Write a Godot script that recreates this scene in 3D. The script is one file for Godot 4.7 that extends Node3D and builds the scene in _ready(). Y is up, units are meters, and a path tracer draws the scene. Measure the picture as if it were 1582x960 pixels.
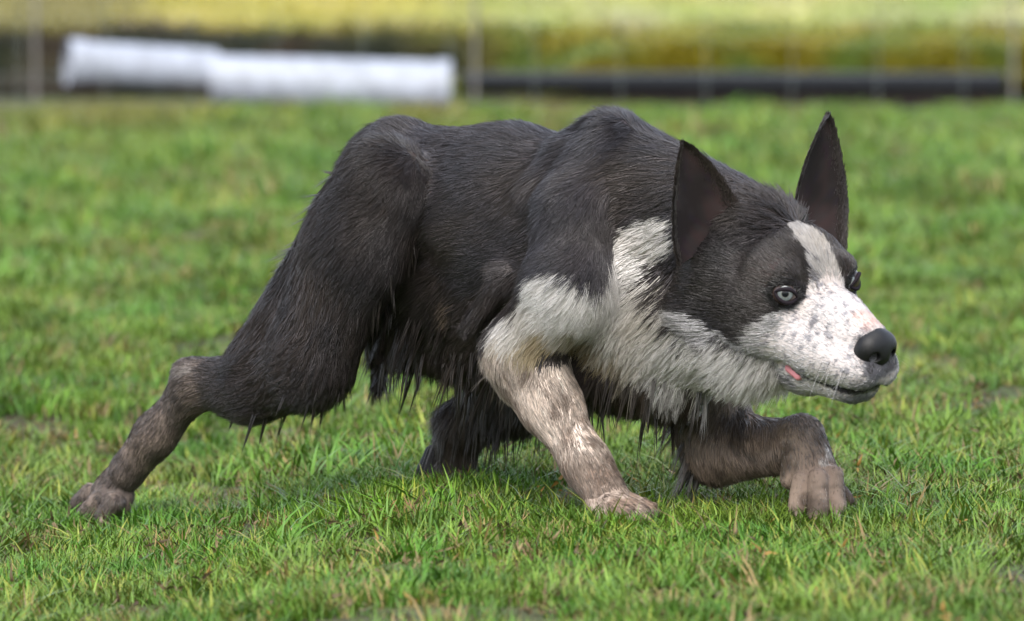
extends Node3D
# A collie stalking over a wet meadow. Metres, y up; the dog heads 40 degrees from +x towards +z.

const FWD := Vector3(0.766, 0.0, 0.643)      # where the dog's body heads
const SIDE := Vector3(-0.643, 0.0, 0.766)    # its right-hand side
var rng := RandomNumberGenerator.new()
var grain := FastNoiseLite.new()
var patch := FastNoiseLite.new()
var lump := FastNoiseLite.new()
var mats := {}

# ------------------------------------------------------------------ helpers
func mat(called: String, color: Color, rough := 0.8, spec := 0.5) -> StandardMaterial3D:
	var m := StandardMaterial3D.new()
	m.resource_name = called
	m.albedo_color = color.linear_to_srgb()
	m.roughness = rough
	m.metallic_specular = spec
	mats[called] = m
	return m

func tinted(called: String, rough := 0.6, spec := 0.5) -> StandardMaterial3D:
	var m := mat(called, Color.WHITE, rough, spec)
	m.vertex_color_use_as_albedo = true
	return m

func put(called: String, mesh: Mesh, m: Material, parent: Node = self) -> MeshInstance3D:
	var o := MeshInstance3D.new()
	o.name = called
	o.mesh = mesh
	o.material_override = m
	parent.add_child(o, true)
	return o

func tag(o: Node, label: String, category: String, group := "", kind := "") -> void:
	if label: o.set_meta("label", label)
	if category: o.set_meta("category", category)
	if group: o.set_meta("group", group)
	if kind: o.set_meta("kind", kind)

func array_mesh(v: PackedVector3Array, n: PackedVector3Array, idx: PackedInt32Array, col := PackedColorArray()) -> ArrayMesh:
	var a := []
	a.resize(Mesh.ARRAY_MAX)
	a[Mesh.ARRAY_VERTEX] = v
	a[Mesh.ARRAY_NORMAL] = n
	a[Mesh.ARRAY_INDEX] = idx
	if col.size(): a[Mesh.ARRAY_COLOR] = col
	var m := ArrayMesh.new()
	m.add_surface_from_arrays(Mesh.PRIMITIVE_TRIANGLES, a)
	return m

func normals_of(v: PackedVector3Array, idx: PackedInt32Array) -> PackedVector3Array:
	var n := PackedVector3Array()
	n.resize(v.size())
	for t in range(0, idx.size(), 3):
		var a := v[idx[t]]
		var c := (v[idx[t + 2]] - a).cross(v[idx[t + 1]] - a)
		n[idx[t]] += c
		n[idx[t + 1]] += c
		n[idx[t + 2]] += c
	for i in n.size():
		n[i] = n[i].normalized()
	return n

func multi(called: String, mesh: Mesh, m: Material, where: Array[Transform3D], tint: PackedColorArray, parent: Node = self) -> MultiMeshInstance3D:
	var mm := MultiMesh.new()
	mm.transform_format = MultiMesh.TRANSFORM_3D
	mm.use_colors = true
	mm.mesh = mesh
	mm.instance_count = where.size()
	for i in where.size():
		mm.set_instance_transform(i, where[i])
		mm.set_instance_color(i, tint[i])
	var o := MultiMeshInstance3D.new()
	o.name = called
	o.multimesh = mm
	o.material_override = m
	parent.add_child(o, true)
	return o

# ------------------------------------------------------------------ skin from bones
# a bone: [a, ra, b, rb, width across, axis of that width, flow of the coat, coat length]
func bone(a: Vector3, ra: float, b: Vector3, rb: float, wide: float, flow: Vector3, coat: float) -> Array:
	return [a, ra, b, rb, 1.0 / wide - 1.0, SIDE, (FWD * flow.x + Vector3.UP * flow.y + SIDE * flow.z).normalized(), coat]

func dist(p: Vector3, q: Array) -> float:
	var a: Vector3 = q[0]
	var ba: Vector3 = q[2] - a
	var pa := p - a
	var h := clampf(pa.dot(ba) / maxf(ba.length_squared(), 1e-9), 0.0, 1.0)
	var r := pa - ba * h
	var ax: Vector3 = q[5]
	r += ax * (r.dot(ax) * float(q[4]))
	return r.length() - lerpf(q[1], q[3], h)

func field(p: Vector3, bones: Array, k: float) -> float:
	var s := 0.0
	for q in bones:
		s += exp(-k * dist(p, q))
	return -log(maxf(s, 1e-12)) / k

# surface nets over the smooth union of bones, minus carves; appended to v / idx
func skin(bones: Array, carves: Array, cell: float, k: float, v: PackedVector3Array, idx: PackedInt32Array) -> void:
	var lo := Vector3(1e9, 1e9, 1e9)
	var hi := -lo
	for q in bones:
		for e in [0, 2]:
			var r: float = q[e + 1] + 0.02
			lo = lo.min(q[e] - Vector3(r, r, r))
			hi = hi.max(q[e] + Vector3(r, r, r))
	var nx := int((hi.x - lo.x) / cell) + 2
	var ny := int((hi.y - lo.y) / cell) + 2
	var nz := int((hi.z - lo.z) / cell) + 2
	var sx := ny * nz
	var s := PackedFloat32Array()
	s.resize(nx * ny * nz)
	var reach := 4.5 / k
	for q in bones:
		var a: Vector3 = q[0]
		var ra: float = q[1]
		var b: Vector3 = q[2]
		var rb: float = q[3]
		var fl: float = q[4]
		var ax: Vector3 = q[5]
		var ba := b - a
		var inv := 1.0 / maxf(ba.length_squared(), 1e-9)
		var ea := Vector3.ONE * (ra + reach)
		var eb := Vector3.ONE * (rb + reach)
		var l := ((a - ea).min(b - eb) - lo) / cell
		var u := ((a + ea).max(b + eb) - lo) / cell
		for i in range(maxi(0, int(l.x)), mini(nx, int(u.x) + 2)):
			for j in range(maxi(0, int(l.y)), mini(ny, int(u.y) + 2)):
				var at := i * sx + j * nz
				for m in range(maxi(0, int(l.z)), mini(nz, int(u.z) + 2)):
					var pa := Vector3(lo.x + i * cell, lo.y + j * cell, lo.z + m * cell) - a
					var h := clampf(pa.dot(ba) * inv, 0.0, 1.0)
					var r := pa - ba * h
					r += ax * (r.dot(ax) * fl)
					var d := r.length() - ra - (rb - ra) * h
					if d < reach:
						s[at + m] += exp(-k * d)
	for q in carves:
		var a: Vector3 = q[0]
		var b: Vector3 = q[2]
		var e := Vector3.ONE * (maxf(q[1], q[3]) + reach)
		var l := (a.min(b) - e - lo) / cell
		var u := (a.max(b) + e - lo) / cell
		for i in range(maxi(0, int(l.x)), mini(nx, int(u.x) + 2)):
			for j in range(maxi(0, int(l.y)), mini(ny, int(u.y) + 2)):
				for m in range(maxi(0, int(l.z)), mini(nz, int(u.z) + 2)):
					var p := lo + Vector3(i, j, m) * cell
					var at := i * sx + j * nz + m
					s[at] = minf(s[at], exp(k * dist(p, q)))
	var cells := PackedInt32Array()
	cells.resize(nx * ny * nz)
	cells.fill(-1)
	var corner := [0, 1, nz, nz + 1, sx, sx + 1, sx + nz, sx + nz + 1]
	var edges := [[0, 1], [2, 3], [4, 5], [6, 7], [0, 2], [1, 3], [4, 6], [5, 7], [0, 4], [1, 5], [2, 6], [3, 7]]
	var f := PackedFloat32Array()
	f.resize(8)
	for i in nx - 1:
		for j in ny - 1:
			var row := i * sx + j * nz
			for m in nz - 1:
				var at := row + m
				var n := 0
				if s[at] > 1.0: n += 1
				if s[at + 1] > 1.0: n += 1
				if s[at + nz] > 1.0: n += 1
				if s[at + nz + 1] > 1.0: n += 1
				if s[at + sx] > 1.0: n += 1
				if s[at + sx + 1] > 1.0: n += 1
				if s[at + sx + nz] > 1.0: n += 1
				if s[at + sx + nz + 1] > 1.0: n += 1
				if n == 0 or n == 8:
					continue
				for c in 8:
					f[c] = log(maxf(s[at + corner[c]], 1e-6))
				var sum := Vector3.ZERO
				var hits := 0
				for e in edges:
					var f0 := f[e[0]]
					var f1 := f[e[1]]
					if (f0 > 0.0) != (f1 > 0.0):
						var t := f0 / (f0 - f1)
						var c0: int = e[0]
						var c1: int = e[1]
						var p0 := Vector3(c0 >> 2, (c0 >> 1) & 1, c0 & 1)
						sum += p0.lerp(Vector3(c1 >> 2, (c1 >> 1) & 1, c1 & 1), t)
						hits += 1
				cells[at] = v.size()
				v.append(lo + (Vector3(i, j, m) + sum / hits) * cell)
	for i in range(1, nx - 1):
		for j in range(1, ny - 1):
			for m in range(1, nz - 1):
				var at := i * sx + j * nz + m
				var here := s[at] > 1.0
				if here != (s[at + sx] > 1.0):
					quad(idx, cells[at], cells[at - nz], cells[at - nz - 1], cells[at - 1], not here)
				if here != (s[at + nz] > 1.0):
					quad(idx, cells[at], cells[at - 1], cells[at - 1 - sx], cells[at - sx], not here)
				if here != (s[at + 1] > 1.0):
					quad(idx, cells[at], cells[at - sx], cells[at - sx - nz], cells[at - nz], not here)

func quad(idx: PackedInt32Array, a: int, b: int, c: int, d: int, flip: bool) -> void:
	if a < 0 or b < 0 or c < 0 or d < 0:
		return
	if flip:
		idx.append_array([a, b, c, a, c, d])
	else:
		idx.append_array([a, c, b, a, d, c])

# ------------------------------------------------------------------ the dog
const BACK := Vector3(-1, -0.25, 0)
const DOWN := Vector3(-0.25, -1, 0)
enum {TRUNK, BELLY, CHEST, NECK, ARM, FORE, FAR_FORE, THIGH, SHANK, FAR_HIND, HEAD, EAR}
var head_at: Transform3D      # x forward along the muzzle, y up, z to the dog's right
var body_bones: Array
var head_bones: Array
var paw_bones: Array

func region(r: int, bones: Array) -> Array:
	for q in bones:
		q.append(r)
	return bones

func make_bones() -> void:
	body_bones = []
	body_bones += region(TRUNK, [
		bone(Vector3(-0.0890, 0.2945, -0.1408), 0.0576, Vector3(-0.0006, 0.2719, -0.0677), 0.0816, 0.8, BACK, 0.015),
		bone(Vector3(-0.0006, 0.2719, -0.0677), 0.0828, Vector3(0.0831, 0.2467, 0.0029), 0.0936, 0.72, Vector3(-1, -0.45, 0), 0.016),
		bone(Vector3(-0.1168, 0.3102, -0.1635), 0.0420, Vector3(-0.1511, 0.2636, -0.1912), 0.0372, 0.9, DOWN, 0.018),
		bone(Vector3(-0.1090, 0.3338, -0.1374), 0.0204, Vector3(-0.1187, 0.3122, -0.1305), 0.0252, 1.0, BACK, 0.012),
		# skin folds behind the shoulder blade
		bone(Vector3(0.0459, 0.3368, 0.0168), 0.0090, Vector3(0.0209, 0.2987, 0.0196), 0.0078, 1.0, Vector3(-1, -1, 0), 0.012),
		bone(Vector3(0.0209, 0.2987, 0.0196), 0.0078, Vector3(0.0054, 0.2714, 0.0125), 0.0060, 1.0, Vector3(-1, -1, 0), 0.012),
		bone(Vector3(-0.0096, 0.2236, 0.0139), 0.0078, Vector3(-0.0378, 0.1764, -0.0138), 0.0072, 1.0, Vector3(-1, -1, 0), 0.014),
		bone(Vector3(-0.0427, 0.2952, -0.0358), 0.0060, Vector3(-0.0608, 0.2584, -0.0449), 0.0060, 1.0, Vector3(-1, -1, 0), 0.012),
	])
	body_bones += region(BELLY, [
		bone(Vector3(-0.0768, 0.2096, -0.1307), 0.0552, Vector3(0.0415, 0.1869, -0.0324), 0.0612, 0.75, Vector3(-0.8, -0.8, 0), 0.022),
		bone(Vector3(-0.0922, 0.1658, -0.1433), 0.0312, Vector3(0.0054, 0.1482, -0.0627), 0.0360, 0.7, Vector3(-0.5, -1, 0), 0.026),
	])
	body_bones += region(CHEST, [
		bone(Vector3(0.0654, 0.1675, -0.0123), 0.0648, Vector3(0.1420, 0.1491, 0.0533), 0.0528, 0.72, Vector3(-0.6, -1, 0), 0.022),
		bone(Vector3(0.0831, 0.2258, 0.0029), 0.0816, Vector3(0.1361, 0.1994, 0.0482), 0.0696, 0.75, Vector3(-0.7, -0.8, 0), 0.03),
	])
	body_bones += region(NECK, [
		bone(Vector3(0.0949, 0.2971, 0.0129), 0.0708, Vector3(0.2198, 0.2553, 0.1213), 0.0540, 0.8, Vector3(-1, -0.4, 0), 0.024),
		bone(Vector3(0.1244, 0.1986, 0.0381), 0.0636, Vector3(0.2171, 0.1843, 0.1188), 0.0516, 0.85, Vector3(-0.9, -0.7, 0), 0.034),
	])
	body_bones += region(TRUNK, [
		bone(Vector3(0.0915, 0.3537, 0.0404), 0.0198, Vector3(0.0557, 0.2840, 0.0674), 0.0300, 0.8, Vector3(-0.7, -1, 0), 0.015),
		bone(Vector3(0.0921, 0.3508, -0.0096), 0.0198, Vector3(0.1019, 0.2753, -0.0620), 0.0300, 0.8, Vector3(-0.7, -1, 0), 0.015),
		bone(Vector3(0.0527, 0.2839, 0.0649), 0.0324, Vector3(0.0514, 0.2229, 0.0838), 0.0384, 0.8, Vector3(-0.8, -1, 0), 0.016),
	])
	body_bones += region(ARM, [
		bone(Vector3(0.0514, 0.2170, 0.0838), 0.0372, Vector3(0.0089, 0.1605, 0.0476), 0.0294, 0.9, Vector3(-0.9, -0.8, 0), 0.022),
	])
	body_bones += region(FORE, [
		bone(Vector3(0.0089, 0.1528, 0.0476), 0.0294, Vector3(0.0350, 0.1079, 0.0597), 0.0246, 1.0, Vector3(0.5, -1, 0), 0.011),
		bone(Vector3(-0.0096, 0.1434, 0.0219), 0.0096, Vector3(0.0054, 0.1265, 0.0345), 0.0156, 1.0, Vector3(0.2, -1, 0), 0.012),
		bone(Vector3(0.0350, 0.1079, 0.0597), 0.0240, Vector3(0.0675, 0.0570, 0.0875), 0.0174, 1.0, Vector3(0.5, -1, 0), 0.009),
		bone(Vector3(0.0675, 0.0570, 0.0875), 0.0180, Vector3(0.0857, 0.0289, 0.1031), 0.0198, 1.0, Vector3(0.5, -1, 0), 0.009),
	])
	body_bones += region(FAR_FORE, [
		bone(Vector3(0.1641, 0.1890, -0.0069), 0.0528, Vector3(0.1901, 0.0628, -0.0052), 0.0300, 0.9, Vector3(-0.4, -1, 0), 0.015),
		bone(Vector3(0.1901, 0.0628, -0.0052), 0.0300, Vector3(0.2524, 0.0680, 0.0487), 0.0246, 1.0, Vector3(0.4, -1, 0), 0.011),
	])
	body_bones += region(THIGH, [
		bone(Vector3(-0.1203, 0.2983, -0.0803), 0.0480, Vector3(-0.1429, 0.2462, -0.0889), 0.0468, 0.75, Vector3(-0.9, -0.8, 0), 0.018),
		bone(Vector3(-0.1429, 0.2462, -0.0889), 0.0468, Vector3(-0.1818, 0.1575, -0.1107), 0.0420, 0.75, Vector3(-0.5, -1, 0), 0.025),
		bone(Vector3(-0.1495, 0.2688, -0.1140), 0.0336, Vector3(-0.2366, 0.1364, -0.1645), 0.0264, 0.8, Vector3(-0.8, -1, 0), 0.026),
		bone(Vector3(-0.1906, 0.1325, -0.1178), 0.0408, Vector3(-0.2493, 0.1016, -0.1746), 0.0276, 0.8, Vector3(-1, -0.35, 0), 0.023),
		bone(Vector3(-0.1578, 0.2619, -0.2162), 0.0156, Vector3(-0.1261, 0.1828, -0.1610), 0.0120, 1.0, DOWN, 0.03),
		bone(Vector3(-0.1261, 0.1828, -0.1610), 0.0120, Vector3(-0.1233, 0.1268, -0.1685), 0.0048, 1.0, DOWN, 0.035),
	])
	body_bones += region(SHANK, [
		bone(Vector3(-0.2429, 0.1033, -0.1696), 0.0282, Vector3(-0.3000, 0.1005, -0.2149), 0.0168, 0.9, Vector3(-1, -0.1, 0), 0.012),
		bone(Vector3(-0.2809, 0.1117, -0.1998), 0.0096, Vector3(-0.3128, 0.1145, -0.2250), 0.0072, 0.9, Vector3(-1, -0.1, 0), 0.008),
		bone(Vector3(-0.3032, 0.0978, -0.2175), 0.0192, Vector3(-0.3419, 0.0502, -0.2477), 0.0168, 0.95, Vector3(-0.6, -1, 0), 0.007),
		bone(Vector3(-0.3419, 0.0502, -0.2477), 0.0168, Vector3(-0.3711, 0.0117, -0.2704), 0.0186, 0.95, Vector3(-0.6, -1, 0), 0.007),
	])
	body_bones += region(FAR_HIND, [
		bone(Vector3(-0.0406, 0.2292, -0.1983), 0.0540, Vector3(0.0055, 0.1091, -0.1605), 0.0336, 0.85, DOWN, 0.026),
		bone(Vector3(0.0055, 0.1029, -0.1605), 0.0288, Vector3(-0.0487, 0.0649, -0.2048), 0.0174, 0.9, DOWN, 0.026),
		bone(Vector3(-0.0487, 0.0649, -0.2048), 0.0168, Vector3(-0.0550, 0.0179, -0.2099), 0.0192, 1.0, DOWN, 0.014),
	])
	paw_bones = []
	paw_bones += region(SHANK, [
		bone(Vector3(-0.3679, 0.0157, -0.2679), 0.0168, Vector3(-0.3887, -0.0097, -0.2840), 0.0180, 0.9, Vector3(-0.6, -1, 0), 0.006),
		bone(Vector3(-0.3931, -0.0122, -0.2720), 0.0108, Vector3(-0.4118, -0.0309, -0.2826), 0.0090, 1.0, Vector3(-0.6, -1, 0), 0.0055),
		bone(Vector3(-0.4072, -0.0129, -0.3021), 0.0108, Vector3(-0.4188, -0.0222, -0.3072), 0.0090, 1.0, Vector3(-0.6, -1, 0), 0.0055),
		bone(Vector3(-0.3825, -0.0160, -0.2600), 0.0102, Vector3(-0.3939, -0.0313, -0.2630), 0.0084, 1.0, Vector3(-0.6, -1, 0), 0.0055),
		bone(Vector3(-0.3745, -0.0123, -0.2729), 0.0108, Vector3(-0.3769, -0.0209, -0.2709), 0.0096, 1.0, Vector3(-0.6, -1, 0), 0.0055),
		bone(Vector3(-0.4016, -0.0178, -0.3131), 0.0102, Vector3(-0.4161, -0.0341, -0.3242), 0.0084, 1.0, Vector3(-0.6, -1, 0), 0.0055),
	])
	paw_bones += region(FAR_FORE, [
		bone(Vector3(0.2466, 0.0676, 0.0437), 0.0234, Vector3(0.2644, 0.0774, 0.0593), 0.0210, 1.0, Vector3(0.4, -1, 0), 0.007),
		bone(Vector3(0.2656, 0.0775, 0.0603), 0.0216, Vector3(0.2793, 0.0423, 0.0774), 0.0210, 1.0, Vector3(0.2, -1, 0), 0.006),
		bone(Vector3(0.2580, 0.0632, 0.0722), 0.0114, Vector3(0.2550, 0.0409, 0.0757), 0.0096, 1.0, Vector3(0.2, -1, 0), 0.0035),
		bone(Vector3(0.2644, 0.0404, 0.0943), 0.0090, Vector3(0.2606, 0.0164, 0.1033), 0.0090, 1.0, Vector3(0.2, -1, 0), 0.0026),
		bone(Vector3(0.2795, 0.0435, 0.1014), 0.0096, Vector3(0.2784, 0.0131, 0.1169), 0.0096, 1.0, Vector3(0.2, -1, 0), 0.0026),
		bone(Vector3(0.2941, 0.0461, 0.0915), 0.0090, Vector3(0.2970, 0.0170, 0.1085), 0.0084, 1.0, Vector3(0.2, -1, 0), 0.0026),
		bone(Vector3(0.2929, 0.0349, 0.0635), 0.0090, Vector3(0.3064, 0.0224, 0.0816), 0.0072, 1.0, Vector3(0.2, -1, 0), 0.0026),
	])
	paw_bones += region(FORE, [
		bone(Vector3(0.0822, 0.0363, 0.1001), 0.0186, Vector3(0.0927, 0.0218, 0.1091), 0.0174, 1.0, Vector3(0.5, -1, 0), 0.008),
		bone(Vector3(0.0878, 0.0223, 0.1251), 0.0102, Vector3(0.1039, 0.0154, 0.1492), 0.0084, 1.0, Vector3(0.8, -0.6, 0), 0.006),
		bone(Vector3(0.0984, 0.0234, 0.1242), 0.0102, Vector3(0.1181, 0.0162, 0.1453), 0.0084, 1.0, Vector3(0.8, -0.6, 0), 0.006),
		bone(Vector3(0.1034, 0.0227, 0.1062), 0.0102, Vector3(0.1254, 0.0166, 0.1274), 0.0084, 1.0, Vector3(0.8, -0.6, 0), 0.006),
		bone(Vector3(0.0762, 0.0218, 0.1090), 0.0102, Vector3(0.0847, 0.0112, 0.1326), 0.0084, 1.0, Vector3(0.8, -0.6, 0), 0.006),
	])
	paw_bones += region(FAR_HIND, [
		bone(Vector3(-0.0550, 0.0228, -0.2099), 0.0180, Vector3(-0.0550, 0.0141, -0.2099), 0.0180, 1.0, DOWN, 0.012),
		bone(Vector3(-0.0524, 0.0133, -0.1938), 0.0102, Vector3(-0.0424, 0.0061, -0.1798), 0.0084, 1.0, DOWN, 0.008),
		bone(Vector3(-0.0463, 0.0132, -0.2068), 0.0102, Vector3(-0.0326, 0.0061, -0.1917), 0.0084, 1.0, DOWN, 0.008),
		bone(Vector3(-0.0623, 0.0098, -0.2039), 0.0096, Vector3(-0.0610, 0.0031, -0.1969), 0.0084, 1.0, DOWN, 0.008),
	])

# a bone of the head, in metres forward / up / right of the point between the eyes
func hb(a: Vector3, ra: float, b: Vector3, rb: float, coat := 0.006, flow := Vector3(-1, -0.2, 0)) -> void:
	head_bones.append([head_at * a, ra, head_at * b, rb, 0.0, SIDE, (head_at.basis * flow).normalized(), coat, HEAD])

func hb2(a: Vector3, ra: float, b: Vector3, rb: float, coat := 0.006, flow := Vector3(-1, -0.2, 0)) -> void:
	for s in [-1.0, 1.0]:
		var m := Vector3(1, 1, s)
		hb(a * m, ra, b * m, rb, coat, flow * m)

# where a ray from outside meets the head
func on_head(from: Vector3, towards: Vector3) -> Vector3:
	var p := from
	for i in 200:
		var d := field(head_at * p, head_bones, 220.0)
		if d < 0.0003:
			break
		p += towards.normalized() * maxf(d * 0.7, 0.0004)
	return p

var lip: Array = []
var eyes: Array = []
var lids: Array = []

func make_head() -> Array:
	var left := Vector3(0.75, 0.10, -0.65).normalized()
	var f := (Vector3(0.65, 0, 0.75).normalized() * cos(deg_to_rad(20)) + Vector3.DOWN * sin(deg_to_rad(20)))
	f = (f - left * f.dot(left)).normalized()
	var r := -left
	var u := r.cross(f).normalized()
	head_at = Transform3D(Basis(f, u, r), Vector3(0.2738, 0.2266, 0.1700))
	head_bones = []
	hb(Vector3(-0.085, -0.015, 0), 0.062, Vector3(-0.035, -0.008, 0), 0.052, 0.009)        # braincase
	hb2(Vector3(-0.075, -0.025, 0.034), 0.046, Vector3(-0.03, -0.04, 0.032), 0.038, 0.014) # cheeks
	hb2(Vector3(-0.06, -0.06, 0.04), 0.03, Vector3(-0.085, -0.05, 0.05), 0.03, 0.026, Vector3(-1, -0.6, 0.3))  # ruff
	hb2(Vector3(-0.03, 0.004, 0.031), 0.026, Vector3(-0.006, 0.007, 0.033), 0.0165)           # brows
	hb2(Vector3(-0.03, -0.018, 0.05), 0.016, Vector3(-0.005, -0.022, 0.04), 0.014)         # cheekbones
	hb(Vector3(-0.012, -0.028, 0), 0.036, Vector3(0.035, -0.028, 0), 0.029, 0.005)          # bridge
	hb(Vector3(0.035, -0.022, 0), 0.028, Vector3(0.076, -0.023, 0), 0.0195, 0.004)
	hb2(Vector3(-0.005, -0.045, 0.022), 0.028, Vector3(0.04, -0.046, 0.018), 0.024, 0.0045) # lips
	hb2(Vector3(0.04, -0.046, 0.018), 0.024, Vector3(0.083, -0.047, 0.0115), 0.0190, 0.004)
	hb(Vector3(-0.05, -0.068, 0), 0.04, Vector3(0.01, -0.074, 0), 0.028, 0.012)             # jaw
	hb2(Vector3(0.01, -0.076, 0.012), 0.019, Vector3(0.074, -0.0715, 0.0075), 0.0118, 0.0045)
	# the line of the lips, from one corner round the front to the other
	lip = []
	for q in [[0.022, -0.069, 1.2], [0.032, -0.070, 1.0], [0.042, -0.0705, 0.9], [0.053, -0.070, 0.8], [0.063, -0.068, 0.7], [0.073, -0.065, 0.55], [0.081, -0.0615, 0.3], [0.082, -0.060, 0.0]]:
		var out := Vector3(1.0 - q[2], 0, q[2]).normalized()
		lip.append(on_head(Vector3(q[0], q[1], 0) + out * 0.08, -out))
	for i in range(lip.size() - 2, -1, -1):
		lip.append(lip[i] * Vector3(1, 1, -1))
	var carves := []
	for i in lip.size() - 1:
		var depth := 0.0015 + 0.0024 * smoothstep(0.06, 0.09, lip[i].x)
		carves.append([head_at * lip[i], depth, head_at * lip[i + 1], depth, 0.0, SIDE])
	var corner: Vector3 = lip[0]
	for s in [1.0, -1.0]:
		var m := Vector3(1, 1, s)
		carves.append([head_at * (corner * m + Vector3(-0.004, 0.0005, 0)), 0.0058, head_at * (corner * m + Vector3(0.014, -0.0030, 0)), 0.0040, 0.0, SIDE])
	# eyes
	eyes = []
	lids = []
	for s in [1.0, -1.0]:
		var out := Vector3(0.84, 0.10, 0.53 * s).normalized()
		var p := on_head(Vector3(0.0, -0.001, 0.038 * s) + out * 0.05, -out)
		var c := p - out * 0.0075
		eyes.append(c)
		carves.append([head_at * p, 0.0098, head_at * (p - out * 0.004), 0.0098, 0.0, SIDE])
		# lids: two arcs round the opening
		var across := Vector3.UP.cross(out).normalized()
		var up := out.cross(across).normalized()
		for lid in [1.0, -1.0]:
			var arc: Array = []
			for i in 13:
				var t := -1.0 + i / 6.0
				var q: Vector3 = (across * t * 0.0094 + up * (lid * (0.0060 if lid > 0 else 0.0058) * (1.0 - t * t) + t * s * -0.0014) + out * (0.0098 - 0.0045 * t * t)).normalized()
				arc.append(c + q * 0.0123)
			lids.append(arc)
	return carves

# a round bead along a line of points on the head, thinner at its ends
func sweep(points: Array, r: float, v: PackedVector3Array, idx: PackedInt32Array) -> void:
	var first := v.size()
	var sides := 8
	for i in points.size():
		var d: Vector3 = (points[mini(i + 1, points.size() - 1)] - points[maxi(i - 1, 0)]).normalized()
		var a := d.cross(Vector3(1, 0.1, 0)).normalized()
		var b := d.cross(a)
		var t := absf(2.0 * i / (points.size() - 1) - 1.0)
		for j in sides:
			var an := TAU * j / sides
			v.append(head_at * (points[i] + (a * cos(an) + b * sin(an)) * r * (1.0 - 0.5 * t * t)))
	for i in points.size() - 1:
		for j in sides:
			var o := first + i * sides
			var k := (j + 1) % sides
			quad(idx, o + j, o + k, o + sides + k, o + sides + j, false)

# ------------------------------------------------------------------ coat
func cap2(p: Vector3, a: Vector3, b: Vector3, r: float) -> float:
	var pa := Vector2(p.x - a.x, p.y - a.y)
	var ba := Vector2(b.x - a.x, b.y - a.y)
	var h := clampf(pa.dot(ba) / maxf(ba.length_squared(), 1e-9), 0.0, 1.0)
	return (pa - ba * h).length() - r

const BLACK := Color(0.051, 0.046, 0.053)
const BROWN := Color(0.060, 0.048, 0.045)
const WHITE := Color(0.93, 0.90, 0.88)
const CREAM := Color(0.50, 0.41, 0.27)
const MUD := Color(0.27, 0.205, 0.162)
const WET_MUD := Color(0.052, 0.040, 0.031)

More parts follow.
